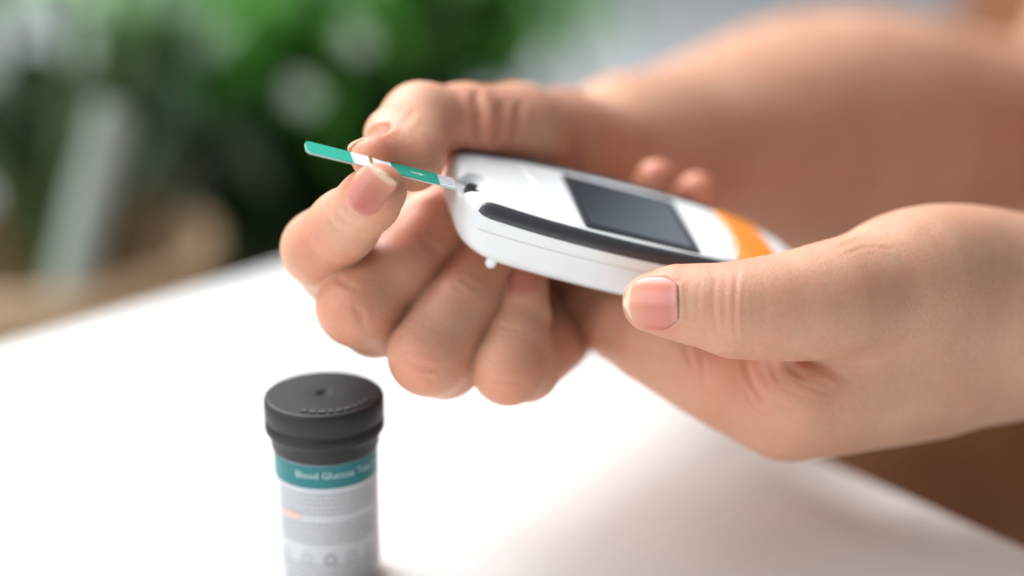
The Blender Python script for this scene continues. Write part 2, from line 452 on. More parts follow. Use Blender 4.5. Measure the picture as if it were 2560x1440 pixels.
L_GROOVES = [
    ([(1748, 700), (1744, 760), (1748, 820)], 5, .09, (412, 458)), ([(1788, 690), (1783, 760), (1790, 840)], 5, .12, (412, 458)),
    ([(1845, 668), (1838, 740), (1836, 800), (1840, 862)], 6, .19, (412, 458)), ([(1862, 690), (1858, 760), (1862, 830)], 5, .10, (412, 458)),
    ([(1815, 700), (1812, 760), (1816, 830)], 5, .09, (412, 458)), ([(1915, 720), (1910, 770), (1912, 830)], 5, .06, (412, 458)),
    ([(1715, 860), (1718, 890), (1732, 920)], 7, 0.28, (424, 488)), ([(1755, 880), (1760, 930), (1760, 985)], 6, 0.16, (424, 488)),
    ([(1862, 895), (1868, 930), (1885, 965), (1915, 1005)], 9, 0.32, (424, 488)), ([(1925, 895), (1935, 930), (1950, 958)], 7, 0.32, (424, 488)),
    ([(1955, 895), (1985, 925), (2012, 945)], 9, 0.32, (424, 488)), ([(1860, 960), (1880, 1010), (1930, 1050)], 5, 0.20, (424, 488)),
    ([(2010, 895), (2060, 915), (2120, 950)], 11, 0.32, (424, 488)), ([(2040, 925), (2085, 945), (2105, 965)], 5, 0.16, (424, 488)),
    ([(1900, 980), (1950, 1005), (1990, 1030)], 4, 0.16, (424, 488)), ([(1935, 960), (1990, 985), (2040, 1000)], 4, 0.16, (424, 488)),
    ([(1980, 950), (2030, 972), (2080, 985)], 4, 0.16, (424, 488)), ([(1870, 1020), (1920, 1065), (1960, 1080)], 4, 0.12, (424, 488)),
    ([(2070, 606), (2140, 578), (2200, 580)], 6, .14, (412, 478)), ([(2085, 625), (2150, 596), (2230, 602)], 6, .12, (412, 478)),
    ([(2100, 640), (2170, 616), (2250, 625)], 5, .10, (412, 478)),
]
R_GROOVES = [
    ([(842, 525), (850, 545), (872, 556), (900, 556)], 8, .35, (425, 460)), ([(825, 548), (836, 566), (862, 578)], 7, .2, (425, 460)),
    ([(815, 505), (826, 530), (835, 545)], 7, .18, (425, 460)),
    ([(1040, 585), (1075, 612), (1110, 640)], 8, .25, (435, 485)), ([(1010, 570), (1050, 600), (1085, 640)], 6, .15, (435, 485)),
    ([(1150, 690), (1180, 715), (1205, 725)], 7, .22, (435, 485)), ([(1130, 710), (1165, 730)], 6, .15, (435, 485)),
    ([(1235, 810), (1270, 822), (1330, 830)], 6, .18, (435, 485)), ([(1240, 830), (1290, 842), (1340, 845)], 6, .15, (435, 485)),
    ([(835, 690), (870, 715), (900, 725)], 9, .2, (430, 475)), ([(880, 760), (905, 790), (905, 820)], 9, .22, (430, 475)),
    ([(1010, 900), (1050, 915), (1100, 925)], 9, .25, (430, 475)), ([(1060, 940), (1090, 955)], 8, .2, (430, 475)),
    ([(1215, 945), (1260, 955), (1310, 950)], 8, .15, (430, 475)),
    ([(1185, 225), (1200, 280), (1195, 360)], 13, .9, (445, 520)), ([(1250, 255), (1252, 310), (1235, 370)], 14, .9, (445, 520)),
    ([(1300, 250), (1290, 320), (1270, 380)], 12, .6, (445, 520)), ([(1435, 330), (1440, 380), (1420, 430)], 22, 1.5, (460, 540)),
    ([(1040, 270), (1020, 300), (1000, 310)], 9, .15, (440, 470)),
]
BLUSH_GLOW = [  # centre, radius mm, amount; thumb pulp spots also paint its backlit orange glow
    (P(935, 455, 424), 8, .75), (P(950, 375, 431), 11, .8), (P(1040, 410, 433), 10, .7), (P(790, 630, 443), 9, .4), (P(865, 790, 445), 9, .5),
    (P(1055, 920, 443), 9, .5), (P(1275, 955, 445), 9, .5), (P(1640, 430, 490), 10, .55), (P(1740, 460, 496), 10, .55), (P(1430, 430, 490), 10, .75),
    (P(1640, 690, 434), 7, .45), (P(1640, 830, 434), 7, .4), (P(1810, 905, 454), 18, .4), (P(1540, 820, 467), 20, .3), (P(1850, 760, 431), 14, .15), (P(1960, 1100, 456), 14, .2), (P(1330, 700, 461), 8, .5),
    (P(1110, 500, 465), 24, .5), (P(1215, 320, 465), 16, .4), (P(1450, 420, 500), 22, .3), (P(1890, 1000, 452), 14, .1)]
def blush_glow(V):
    b = np.zeros(len(V))
    for c, r, a in BLUSH_GLOW: b = np.maximum(b, a * np.exp(-((V - c) ** 2).sum(1) / (r * r)))
    return b

# --- nails: a curved plate fitted to the digit it grows on
def nail_frame(c, axis, normal):
    a = np.asarray(axis, float); a /= np.linalg.norm(a)
    n = np.asarray(normal, float); n -= a * (a @ n); n /= np.linalg.norm(n)
    return np.asarray(c, float), a, n, np.cross(a, n)
class Nail:
    def __init__(self, digit, c, axis, normal, length, width, over=.0, lift=.25, edge=.0, square=False):
        self.square = square
        self.edge = edge
        self.c, self.a, self.n, self.b = nail_frame(c, axis, normal)
        self.l, self.w, self.over = length, width, over
        # sample the digit's surface below the nail, fit z = quadratic(x, y)
        X, Y = np.meshgrid(np.linspace(-.48, .48, 13) * width, np.linspace(-.5, .28, 13) * length)
        X, Y = X.ravel(), Y.ravel()
        p = self.c + X[:, None] * self.b + Y[:, None] * self.a + self.n * 6
        t = np.zeros(len(p))
        for _ in range(40): t += np.clip(digit(p - t[:, None] * self.n), -1, 3) * .8
        z = 6 - t; ok = np.abs(digit(p - t[:, None] * self.n)) < .1
        A = np.stack([np.ones_like(X), Y, X * X, Y * Y], 1)[ok]
        self.k = np.linalg.lstsq(A, z[ok], rcond=None)[0]
        self.k[2] = np.clip(self.k[2] * .8, -.11, -.02); self.k[3] = np.clip(self.k[3], -.02, -.004); self.k[0] += lift
    def z(self, x, y): return self.k[0] + self.k[1] * y + self.k[2] * x * x + self.k[3] * y * y
    def half(self, v):   # half width along the nail, v 0 root .. 1 free edge
        return self.w * .5 * np.clip(1 - np.clip(.30 - v, 0, 1) ** 2 * 4.2, .1, 1) * np.sqrt(np.clip(1 - np.clip((v - .45) / .565, 0, .985) ** (9 if self.square else 2.3), 0.02, 1))
    def bed(self, V, N):
        """let the skin make room: sunk below the plate, a soft fold round it"""
        q = V - self.c; x, y, h = q @ self.b, q @ self.a, q @ self.n
        v = y / self.l + .5
        near = (np.abs(x) < self.w * .9) & (v > -.35) & (v < 1.15) & (np.abs(h - self.z(x, y)) < 4.0)
        i = np.where(near)[0]
        if not len(i): return V
        e = np.abs(x[i]) / np.maximum(self.half(np.clip(v[i], 0, 1)), .5)
        edge = np.maximum(e - 1, np.maximum((0 - v[i]) * 1.6, 0))
        inside = (e < 1) & (v[i] > 0)
        tgt = self.z(x[i], y[i]) - .48
        dz = np.where(inside & (h[i] > tgt), tgt - h[i], 0)
        fold = .24 * np.exp(-((edge - .10) / .11) ** 2) * (~inside) * (v[i] < .72) * np.clip((.72 - v[i]) * 4, 0, 1)
        V = V.copy(); V[i] += (dz + fold)[:, None] * self.n
        return V
    def build(self, name, parent):
        nu, nv, th = 17, 22, .6
        vv, faces, al = [], [], []
        def pt(u, v, dz):
            y = (v - .5) * self.l + self.over * max(0, v - .8) * 5 * .2
            x = u * float(self.half(np.array(v)))
            # the free edge is cut in a curve
            y += -.10 * self.l * u * u * max(0., (v - .55) / .45) * .6
            return self.c + x * self.b + y * self.a + (self.z(x, y) - .04 + dz - .10 * max(0, abs(u) - .85) / .15) * self.n
        for layer, dz in ((0, 0), (1, -th)):
            for j in range(nv):
                for i in range(nu):
                    u, v = -1 + 2 * i / (nu - 1), j / (nv - 1)
                    vv.append(pt(u, v, dz)); al.append(v * (1 - self.edge))
        K = nu * nv
        for j in range(nv - 1):
            for i in range(nu - 1):
                a = j * nu + i
                faces.append((a, a + 1, a + nu + 1, a + nu)); faces.append((K + a, K + a + nu, K + a + nu + 1, K + a + 1))
        rim = [i for i in range(nu)] + [j * nu + nu - 1 for j in range(1, nv)] + [(nv - 1) * nu + i for i in range(nu - 2, -1, -1)] + [j * nu for j in range(nv - 2, 0, -1)]
        for i in range(len(rim)):
            a, b = rim[i], rim[(i + 1) % len(rim)]
            faces.append((a, K + a, K + b, b))
        me = mesh(name, to_world(np.array(vv)), faces); float_attr(me, 'along', al)
        import bmesh
        bm = bmesh.new(); bm.from_mesh(me); bmesh.ops.recalc_face_normals(bm, faces=bm.faces); bm.to_mesh(me); bm.free()
        return link(name, me, M_NAIL, parent)
NAILS_R = [
    Nail(R_index_tip, P(950, 449, 426), (.305, -.395, -.866), (-.528, .684, -.5), 6.8, 8.3, lift=.38, edge=.0, square=True),
    Nail(R_thumb_tip, P(938, 322, 447) + 4.2 * np.array([-.45, .45, -.77]), (-.45, .45, -.77), (-.5, -.8, -.3), 10.5, 11.5, lift=.12),
    Nail(R_pinky_tip, P(1310, 705, 461), (.02, -.98, .18), (-.15, -.1, -1), 8.5, 7.0, lift=.05, edge=.08),
]
NAILS_L = [Nail(L_thumb_tip, P(1626, 757, 433), (-1, .02, .10), (-.13, -.02, -1), 12.6, 12.4, lift=.10)]

def bounds(pts):
    a = np.array(pts); return a.min(0), a.max(0)
def skin_piece(f, axes, grooves=(), nails=()):
    V, Q = polygonise(f, axes); Q = fix_winding(f, V, Q)
    N = vnormals(V, Q); b = blush_glow(V)
    if grooves: V = score(V, N, grooves)
    for nl in nails: V = nl.bed(V, N)
    return V, Q, b
right_all = lambda p: smin(right_f(p), trunk_arm_r(p), 15)
left_all = lambda p: smin(left_f(p), trunk_arm_l(p), 15)
H = .62
pieces = [
    skin_piece(right_all, [axis(-62, -60, 14, 460, H), axis(-420, -60, 66, 66, H), axis(419, 420, 478, 990, H)], R_GROOVES, NAILS_R),
    skin_piece(left_all, [axis(0, 30, 130, 470, H), axis(-370, -30, 85, 100, H), axis(408, 409, 458, 940, H)], L_GROOVES, NAILS_L),
]
VV, QQ, BB, o = [], [], [], 0
for V, Q, b in pieces: VV.append(V); QQ.append(Q + o); BB.append(b); o += len(V)
me = mesh_np('person', to_world(np.concatenate(VV)), np.concatenate(QQ)[:, ::-1]); float_attr(me, 'blush_glow', np.concatenate(BB))
# to_world mirrors handedness, hence the reversed winding
person = link('person', me, M_SKIN)
tag(person, 'person reaching in from the right, pinching a green strip and holding a meter', 'person')
for nl in NAILS_R + NAILS_L: nl.build('fingernail', person)
M_SHADED_BODY = mat('shaded_body_brown', (.2, .07, .024), .85); noise_mix(M_SHADED_BODY, (.18, .06, .02), (.23, .085, .03), 40); bump_noise(M_SHADED_BODY, 900, .4, .0006)  # made-up cover of trunk and thighs, dark brown standing in for shaded skin
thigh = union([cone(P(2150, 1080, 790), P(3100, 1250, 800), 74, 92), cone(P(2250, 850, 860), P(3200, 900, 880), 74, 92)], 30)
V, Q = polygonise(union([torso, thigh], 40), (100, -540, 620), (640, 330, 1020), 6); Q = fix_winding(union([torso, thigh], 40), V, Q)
link('shaded_body', mesh_np('shaded_body', to_world(V), Q[:, ::-1]), M_SHADED_BODY, person)

# ------------------------------------------------------------------ glucose meter
V, Q = polygonise(meter_sdf, MO + np.array([-40, -40, -40]), MO + np.array([115, 70, 60]), .5); Q = fix_winding(meter_sdf, V, Q)
body = mesh_np('case', to_world(V), Q[:, ::-1])
base = Vector(to_world(m2l(45., 0., -M_THICK)))
meter = empty('glucose_meter', base)
tag(meter, 'white handheld glucose meter with dark trim, blank screen and orange band', 'glucose meter')
link('case', body, M_WHITE, meter)

def surf_h(s, t):
    """height of the case's top surface at s, t (march down onto the implicit body)"""
    s = np.asarray(s, float).ravel(); t = np.asarray(t, float).ravel(); h = np.full(len(s), 6.0)
    for _ in range(60):
        h -= np.clip(meter_body(m2l2(s, t, h)), -.5, 4) * .75
    return h
def m2l2(s, t, h): return MO + s[:, None] * MU + t[:, None] * MV + h[:, None] * MN
def patch(name, sa, sb, lo, hi, lift, thick, material, parent, nq=40, nr=60, hfun=None, bow=0):
    """a sheet lying on the case between s = sa(q)..sb(q) and t = lo(s)..hi(s)"""
    q, r = np.meshgrid(np.linspace(0, 1, nq), np.linspace(0, 1, nr))
    q, r = q.ravel(), r.ravel()
    s = sa(q) + (sb(q) - sa(q)) * r
    t = lo(s) + (hi(s) - lo(s)) * q
    h = surf_h(s, t) if hfun is None else hfun(s, t)
    e = np.minimum(np.minimum(q, 1 - q) * nq, np.minimum(r, 1 - r) * nr)
    dome = lift * np.clip(.45 + .55 * e, 0, 1)
    top = m2l2(s, t, h + dome); bot = m2l2(s, t, h - thick)
    vv = np.concatenate([top, bot]); K = nq * nr; faces = []
    for j in range(nr - 1):
        for i in range(nq - 1):
            a = j * nq + i; faces += [(a, a + nq, a + nq + 1, a + 1)]
    rim = [i for i in range(nq)] + [j * nq + nq - 1 for j in range(1, nr)] + [(nr - 1) * nq + i for i in range(nq - 2, -1, -1)] + [j * nq for j in range(nr - 2, 0, -1)]
    for i in range(len(rim)):
        a, b = rim[i], rim[(i + 1) % len(rim)]; faces.append((a, b, K + b, K + a))
    me = mesh(name, to_world(vv), faces)
    import bmesh
    bm = bmesh.new(); bm.from_mesh(me); bmesh.ops.recalc_face_normals(bm, faces=bm.faces)
    up = Vector(to_world(MO + MN) - to_world(MO))
    mid = sum((f.normal.dot(up) for f in bm.faces), 0)
    if mid < 0: bmesh.ops.reverse_faces(bm, faces=bm.faces)
    bm.to_mesh(me); bm.free()
    return link(name, me, material, parent)
def end_curve(apex, mid, k):
    """s position of a curved end as a function of q (0 far side .. 1 near side)"""
    return lambda q: apex - k * np.abs(q - mid) ** 2.2
INS = 3.3
def edge(s, ins): return halfw(s) - ins
plate_end = end_curve(74.0, .45, 22)
# smooth glossy face plate
def rounded(s, s0, s1, r):
    d = np.clip(r - np.minimum(s - s0, s1 - s), 0, r)
    return r - np.sqrt(np.maximum(r * r - d * d, 0))
face = patch('face_plate', lambda q: 18.5 + 9.5 * q ** 1.6, plate_end, lambda s: -edge(s, INS), lambda s: edge(s, INS), .015, .6, M_GLOSSWHITE, meter)
SCR = (29.8, 61.0, -13.2, 15.0)
flat_h = lambda s, t: np.full(len(s), .0)
sh = lambda s: rounded(s, SCR[0], SCR[1], 1.6)
scr = patch('screen', lambda q: SCR[0] + 0 * q, lambda q: SCR[1] + 0 * q, lambda s: SCR[2] + sh(s), lambda s: SCR[3] - sh(s), .32, .4, M_SCREENB, meter)
patch('display_glass', lambda q: SCR[0] + 1.3 + 0 * q, lambda q: SCR[1] - 1.6 + 0 * q, lambda s: SCR[2] + .9 + 0 * s, lambda s: SCR[3] - .9 + 0 * s, .40, .3, M_SCREEN, scr)
orange_end = end_curve(86.5, .44, 20)
patch('orange_band', lambda q: plate_end(q) + .5, orange_end, lambda s: -edge(s, .6), lambda s: edge(s, .6), .22, .6, M_ORANGE, meter)
# dark trim: a bead along each shoulder
def trim(name, s0, s1, side, ea, eb, lift, taper0, taper1, extra=None):
    ns, nk = 90, 9; vv, faces = [], []
    S = np.linspace(s0, s1, ns)
    for s in S:
        f = min(1, math.sqrt(max(0, 1 - (1 - min(1, (s - s0) / taper0)) ** 2)) if taper0 else 1)
        f = min(f, math.sqrt(max(0, 1 - (1 - min(1, (s1 - s) / taper1)) ** 2)) if taper1 else 1)
        f = max(f, .02)
        A = ea(s) if callable(ea) else ea; Bq = eb(s) if callable(eb) else eb
        mid_ = (A * .25 + Bq * .75); a, b = mid_ + (A - mid_) * f, mid_ + (Bq - mid_) * f
        for j in range(nk):
            w = j / (nk - 1); e = a + (b - a) * w
            # walk over the shoulder: e is arc length from the face edge outwards
            vv.append((s, e, w, f))
    arr = np.array(vv); s, e, w, f = arr.T
    # arc coordinate -> (inset, drop): the shoulder is a quarter round
    R = 3.3
    ang = np.clip(e / R, -.2, 1.6); ins = R - R * np.sin(np.clip(ang, -.5, math.pi / 2)); drop = R * (1 - np.cos(ang)) + np.maximum(0, e - R * math.pi / 2)
    t = side * (halfw(s) - ins - .1); h = top_h(s) - drop + .2
    p = m2l2(s, t, h)
    # snap to the body and lift along its normal
    for _ in range(6):
        d = meter_body(p); g = grad(meter_body, p); p = p - d[:, None] * g / np.maximum((g * g).sum(1), .3)[:, None]
    g = grad(meter_body, p); g /= np.linalg.norm(g, axis=1)[:, None]
    prof = np.sin(np.clip(w, 0, 1) * math.pi) ** .35
    p = p + g * ((lift * prof - .25 * (1 - prof)) * f)[:, None]
    for j in range(ns - 1):
        for i in range(nk - 1):
            a = j * nk + i; faces.append((a, a + nk, a + nk + 1, a + 1) if side > 0 else (a, a + 1, a + nk + 1, a + nk))
    me = mesh(name, to_world(p), faces)
    return link(name, me, M_DARK, meter)
trim('side_trim', 3.4, 80.5, 1, lambda s: .3 - 3.2 * max(0, min(1, (s - 68) / 6)), 5.6, .38, 3.6, 3.0)
trim('side_trim', 1.2, 74.5, -1, -.9, 5.2, .55, 4.0, 1.0)
# seam line round the side wall
def strip_on_case(name, pts, width, lift, material):
    vv, faces = [], []
    p = np.array(pts)
    for _ in range(8):
        d = meter_sdf(p); g = grad(meter_sdf, p); p = p - d[:, None] * g / np.maximum((g * g).sum(1), .3)[:, None]
    g = grad(meter_sdf, p); g /= np.linalg.norm(g, axis=1)[:, None]
    tan = np.gradient(p, axis=0); tan /= np.linalg.norm(tan, axis=1)[:, None]
    bi = np.cross(tan, g)
    for i in range(len(p)): vv += [p[i] + bi[i] * width + g[i] * lift, p[i] - bi[i] * width + g[i] * lift]
    for i in range(len(p) - 1): faces.append((2 * i, 2 * i + 1, 2 * i + 3, 2 * i + 2))
    return link(name, mesh(name, to_world(np.array(vv)), faces), material, meter)
S = np.linspace(5, 88, 90)
strip_on_case('seam', m2l2(S, halfw(S), -6.6 + .6 * np.sin(S / 97 * 3.1)), .09, .03, M_SEAM)
# locating peg below the near corner
def lathe(name, prof, seg=32, mat_=None, parent=None, frame=None, cap=True):
    vv, faces = [], []
    for r, z in prof:
        for i in range(seg):
            a = 2 * math.pi * i / seg; vv.append((r * math.cos(a), r * math.sin(a), z))
    for j in range(len(prof) - 1):
        for i in range(seg):
            a = j * seg + i; b = j * seg + (i + 1) % seg; faces.append((a, b, b + seg, a + seg))
    if cap:
        faces.append(tuple(range(seg))[::-1]); faces.append(tuple(range((len(prof) - 1) * seg, len(prof) * seg)))
    if frame is not None: vv = [frame(*v) for v in vv]
    return link(name, mesh(name, vv, faces), mat_, parent)
pk = lambda x, y, z: to_world(m2l(11.6 + x, 13.6 + y, -M_THICK + .9 - z))
lathe('peg', [(.1, 2.9), (.7, 2.8), (1.2, 2.3), (1.4, 1.6), (1.25, -1.6), (.9, -2)][::-1], 24, M_WHITE, meter, pk)
# strip port
def slab(name, poly, h0, h1, material, parent, conv):
    n = len(poly); vv = [conv(s, t, h1) for s, t in poly] + [conv(s, t, h0) for s, t in poly]
    faces = [tuple(range(n)), tuple(range(2 * n - 1, n - 1, -1))] + [(i, i + n, (i + 1) % n + n, (i + 1) % n) for i in range(n)]
    me = mesh(name, vv, faces)
    import bmesh
    bm = bmesh.new(); bm.from_mesh(me); bmesh.ops.recalc_face_normals(bm, faces=bm.faces); bm.to_mesh(me); bm.free()
    return link(name, me, material, parent, smooth=False)
mc = lambda s, t, h: to_world(m2l(float(s), float(t), float(h)))
slab('strip_port', [(1.6, 5.4), (3.2, 3.4), (4.9, 3.7), (4.6, 5.0), (1.9, 9.2)], -2.6, -.75, M_SLOT, meter, mc)

# ------------------------------------------------------------------ test strip
M_GREEN = mat('strip_green', (.022, .42, .29), .3)
M_GREEN2 = mat('strip_green_deep', (.004, .30, .21), .3)
M_SWHITE = mat('strip_white', (.82, .83, .86), .4)
M_CONTACT = mat('strip_contact', (.62, .63, .66), .3)
M_TRACE = mat('strip_trace', (.33, .33, .36), .35)
M_BROWN = mat('strip_window', (.20, .085, .01), .35)
M_GOLD = mat('strip_gold', (.65, .36, .05), .35)
M_ARROW = mat('strip_arrow', (.42, .52, .42), .4)
SU = np.array(P(1137, 459, 440.5)) - np.array(P(764, 366, 428.5)); SLEN = np.linalg.norm(SU); SU /= SLEN
SV = MV - SU * (SU @ MV); SV /= np.linalg.norm(SV); SN = -np.cross(SU, SV); SO = P(764, 366, 428.5)
sc = lambda s, t, h: to_world(SO + s * SU + t * SV + h * SN)
strip = empty('test_strip', Vector(sc(SLEN / 2, 0, 0)))
tag(strip, 'green and white test strip pinched between thumb and fingertip before the meter', 'test strip')
hw = 2.8
end = [(1.3 - 1.3 * math.cos(a), -hw + 1.3 - 1.3 * math.sin(a)) for a in np.linspace(math.pi / 2, 0, 6)][::1]
endp = [(s, t) for s, t in end] + [(s, -t) for s, t in end[::-1]]
x1 = SLEN * .300; x2 = SLEN * .42; x3 = SLEN * .448; x4 = SLEN * .568; x5 = SLEN * .885
slab('carrier', endp + [(SLEN, hw), (SLEN, -hw)], -.35, 0, mat('strip_carrier', (.50, .62, .58), .35), strip, sc)
slab('grip_end', endp + [(x1 + .25, hw - .02), (x1 - .1, -hw + .02)], .004, .22, M_GREEN, strip, sc)
slab('white_field', [(x1 + .15, -hw + .05), (x1 + .35, hw - .05), (x2, hw - .05), (x2, -hw + .05)], .004, .20, M_SWHITE, strip, sc)
win = slab('sample_window', [(x2 + .02, -hw + .05), (x2 + .02, hw - .05), (x3, hw - .05), (x3, -hw + .05)], .004, .12, M_BROWN, strip, sc)
for i in range(3):
    a = x2 + .25 + i * .38
    slab('electrode', [(a, -hw + .1), (a, hw - .1), (a + .14, hw - .1), (a + .14, -hw + .1)], .125, .135, M_GOLD, win, sc)
slab('white_field', [(x3 + .02, -hw + .05), (x3 + .02, hw - .05), (x4, hw - .05), (x4, -hw + .05)], .004, .20, M_SWHITE, strip, sc)
gf = slab('green_field', [(x4 + .02, -hw + .02), (x4 + .02, hw - .02), (x5, hw - .02), (x5, -hw + .02)], .004, .21, M_GREEN2, strip, sc)
a0, a1 = x4 + SLEN * .13, x4 + SLEN * .225
slab('arrow_mark', [(a0, -.2), (a0, .35), (a0 + 2.0, .3), (a0 + 2.0, .85), (a1, .1), (a0 + 2.0, -.75), (a0 + 2.0, -.2)], .215, .222, M_ARROW, gf, sc)
ct = slab('contact_end', [(x5 + .02, -hw + .1), (x5 + .02, hw - .1), (SLEN - .05, hw - .1), (SLEN - .05, -hw + .1)], .004, .08, M_CONTACT, strip, sc)
for j, (a, b, t0, t1) in enumerate([(.1, 2.4, -1.5, -1.35), (.1, 2.2, -.6, -.42), (.1, 2.6, .55, .72), (.2, 3.0, 1.5, 1.66), (2.3, 2.5, -1.0, .4), (2.9, 3.1, -.4, 1.6), (2.5, 3.9, -.1, .06), (3.1, 3.9, .9, 1.05), (3.3, 3.5, -2, -.6)]):
    slab('trace', [(x5 + a, t0), (x5 + a, t1), (x5 + b, t1), (x5 + b, t0)], .085, .095, M_TRACE, ct, sc)

# ------------------------------------------------------------------ table
M_TABLE = mat('white_table', (.86, .86, .85), .38)
bump_noise(M_TABLE, 400, .03, .0001)
corner = on_plane(855, 617, 0); pl = on_plane(0, 860, 0); pr = on_plane(2560, 1350, 0)
e1 = (pl - corner).normalized(); e2 = (pr - corner).normalized()
tv = [corner, corner + e2 * 1.0, corner + e2 * 1.0 + e1 * 1.0, corner + e1 * 1.0]
def bevel_slab(name, poly, z0, z1, r, material, seg=5):
    import bmesh
    bm = bmesh.new()
    b = [bm.verts.new((p[0], p[1], z0)) for p in poly]; t = [bm.verts.new((p[0], p[1], z1)) for p in poly]
    bm.faces.new(b[::-1]); bm.faces.new(t); n = len(poly)
    for i in range(n): bm.faces.new((b[i], b[(i + 1) % n], t[(i + 1) % n], t[i]))
    bmesh.ops.recalc_face_normals(bm, faces=bm.faces)
    bmesh.ops.bevel(bm, geom=bm.edges[:], offset=r, segments=seg, affect='EDGES', profile=.5)
    me = bpy.data.meshes.new(name); bm.to_mesh(me); bm.free()
    return me
table = empty('white_table', (corner + e1 * .5 + e2 * .5) + Vector((0, 0, -.75)))
tag(table, 'white smooth table with rounded edges under the hands and bottle', 'table')
link('table_top', bevel_slab('table_top', tv, -.028, 0, .005, M_TABLE), M_TABLE, table)
for a, b in ((.08, .08), (.92, .08), (.08, .92), (.92, .92)):
    c = corner + e1 * a + e2 * b
    sq = [c + Vector((x, y, 0)) for x, y in ((-.02, -.02), (.02, -.02), (.02, .02), (-.02, .02))]
    link('leg', bevel_slab('leg', sq, -.75, -.0285, .003, M_TABLE, 2), M_TABLE, table)

# ------------------------------------------------------------------ bottle of strips
bb = on_plane(826, 1430, 0)
bd = math.hypot(bb.x, bb.y)
def top_z(ypx):      # height of the point above the bottle's base seen at that picture row
    dy = (ypx - 720) / FPX
    # (CAMH - z) = k (SP + dy CP), y = k (CP - dy SP)
    return CAMH - bb.y * (SP + dy * CP) / (CP - dy * SP)
zt = top_z(982)
zscale = (bb.y * CP + CAMH * SP) / FPX      # metres per picture pixel near the bottle
rb = 126 * zscale; rc_ = 146 * zscale
M_CAP = mat('black_cap', (.018, .017, .017), .55, Specular_IOR_Level=.35); bump_noise(M_CAP, 1500, .1, .0001)
M_BOT = mat('bottle_plastic', (.70, .72, .74), .25, Transmission_Weight=.25, IOR=1.3)
M_LABEL = mat('label_paper', (.52, .53, .55), .45)
M_TEAL = mat('label_teal', (.0, .15, .16), .4)
M_INK = mat('label_ink', (.30, .30, .32), .5)
M_INKF = mat('label_faint_ink', (.44, .45, .47), .5)
M_INKW = mat('label_white_ink', (.48, .62, .62), .5)
M_INKO = mat('label_orange_ink', (.72, .42, .36), .5)
bottle = empty('strip_bottle', bb)
tag(bottle, 'small strip bottle with black cap and teal and white label on table', 'bottle')
BF = lambda x, y, z: (bb.x + x, bb.y + y, z)
capb = zt - 142 * zscale * .93
lathe('bottle_body', [(rb * .96, .0006), (rb, .002), (rb, capb + .004)], 64, M_BOT, bottle, BF)
z_teal = capb - 66 * zscale * .93
rl = rb + .00012
lathe('label', [(rl, .005), (rl, z_teal)], 64, M_LABEL, bottle, BF, cap=False)
lab = bpy.data.objects['label']
lathe('teal_band', [(rl + .00004, z_teal - .0002), (rl + .00004, capb - .0004)], 64, M_TEAL, lab, BF, cap=False)
q = zscale * .93
lathe('cap', [(rb * 1.03, capb), (rb * 1.05, capb + .0006), (rb * 1.055, capb + 36 * q), (rc_ * .985, capb + 46 * q), (rc_ * 1.0, capb + 52 * q), (rc_ * 1.0, capb + 70 * q), (rc_ * .975, capb + 74 * q), (rc_ * .975, capb + 82 * q),
              (rc_ * 1.0, capb + 86 * q), (rc_ * 1.0, zt - 14 * q), (rc_ * .985, zt - 5 * q), (rc_ * .95, zt - .2 * q), (rc_ * .92, zt), (rc_ * .90, zt), (rc_ * .5, zt), (.0021, zt), (.0018, zt - .00005), (.0016, zt - .0006), (.0014, zt - .0007), (.0002, zt - .0007)], 96, M_CAP, bottle, BF)
capo = bpy.data.objects['cap']
M_CAPMARK = mat('cap_emboss', (.05, .05, .05), .5)
for i in range(9):
    a = math.radians(-108 + i * 10.5); r0, r1 = rc_ * .74, rc_ * .84; w = math.radians(2.6 + (i % 3) * .9)
    pts = [(bb.x + r * math.cos(a + s_ * w), bb.y + r * math.sin(a + s_ * w)) for r, s_ in ((r0, -1), (r1, -1), (r1, 1), (r0, 1))]
    slab('embossed_mark', pts, zt + .00003, zt + .0003, M_CAPMARK, capo, lambda s, t, h: (s, t, h))
# lettering bent round the label
def label_text(body, size, z, ang, material, name='lettering', parent=lab, lift=.0001):
    cu = bpy.data.curves.new(name, 'FONT'); cu.body = body; cu.size = size; cu.align_x = 'CENTER'; cu.resolution_u = 2
    ob = bpy.data.objects.new(name, cu); COL.objects.link(ob)
    bpy.context.view_layer.update()
    m2 = bpy.data.meshes.new_from_object(ob.evaluated_get(bpy.context.evaluated_depsgraph_get()))
    bpy.data.objects.remove(ob)
    r = rl + lift
    for v in m2.vertices:
        a = ang + v.co.x / r; zz = z + v.co.y
        v.co = (bb.x + r * math.sin(a), bb.y - r * math.cos(a), zz)
    m2.materials.clear()
    return link(name, m2, material, parent)
def label_bar(a0, a1, z0, z1, material, name, lift=.0001, parent=lab):
    n = max(2, int((a1 - a0) / .12) + 2); r = rl + lift; vv = []
    for i in range(n):
        a = a0 + (a1 - a0) * i / (n - 1)
        vv += [(bb.x + r * math.sin(a), bb.y - r * math.cos(a), z0), (bb.x + r * math.sin(a), bb.y - r * math.cos(a), z1)]
    return vv, [(2 * i, 2 * i + 2, 2 * i + 3, 2 * i + 1) for i in range(n - 1)]
hdg = -.02
label_text('Blood Glucose Test Strips', .0025, z_teal + .0025, .52, M_INKW, lift=.00014)
rows = []
zz = z_teal - .0022; k = 0
for ln in range(22):
    if ln in (5,): zz -= .0016; continue
    if ln in (11, 12, 13, 14): zz -= .0012; continue
    a = -.95
    vv, ff = [], []
    while a < 1.15:
        w = random.uniform(.025, .09)
        v_, f_ = label_bar(a, min(a + w, 1.2), zz, zz + .0005, M_INK, 'line'); off = len(vv); vv += v_; ff += [tuple(i + off for i in q_) for q_ in f_]
        a += w + .028
    if ff: link('text_line', mesh('text_line', vv, ff), M_INK, lab)
    zz -= .00125
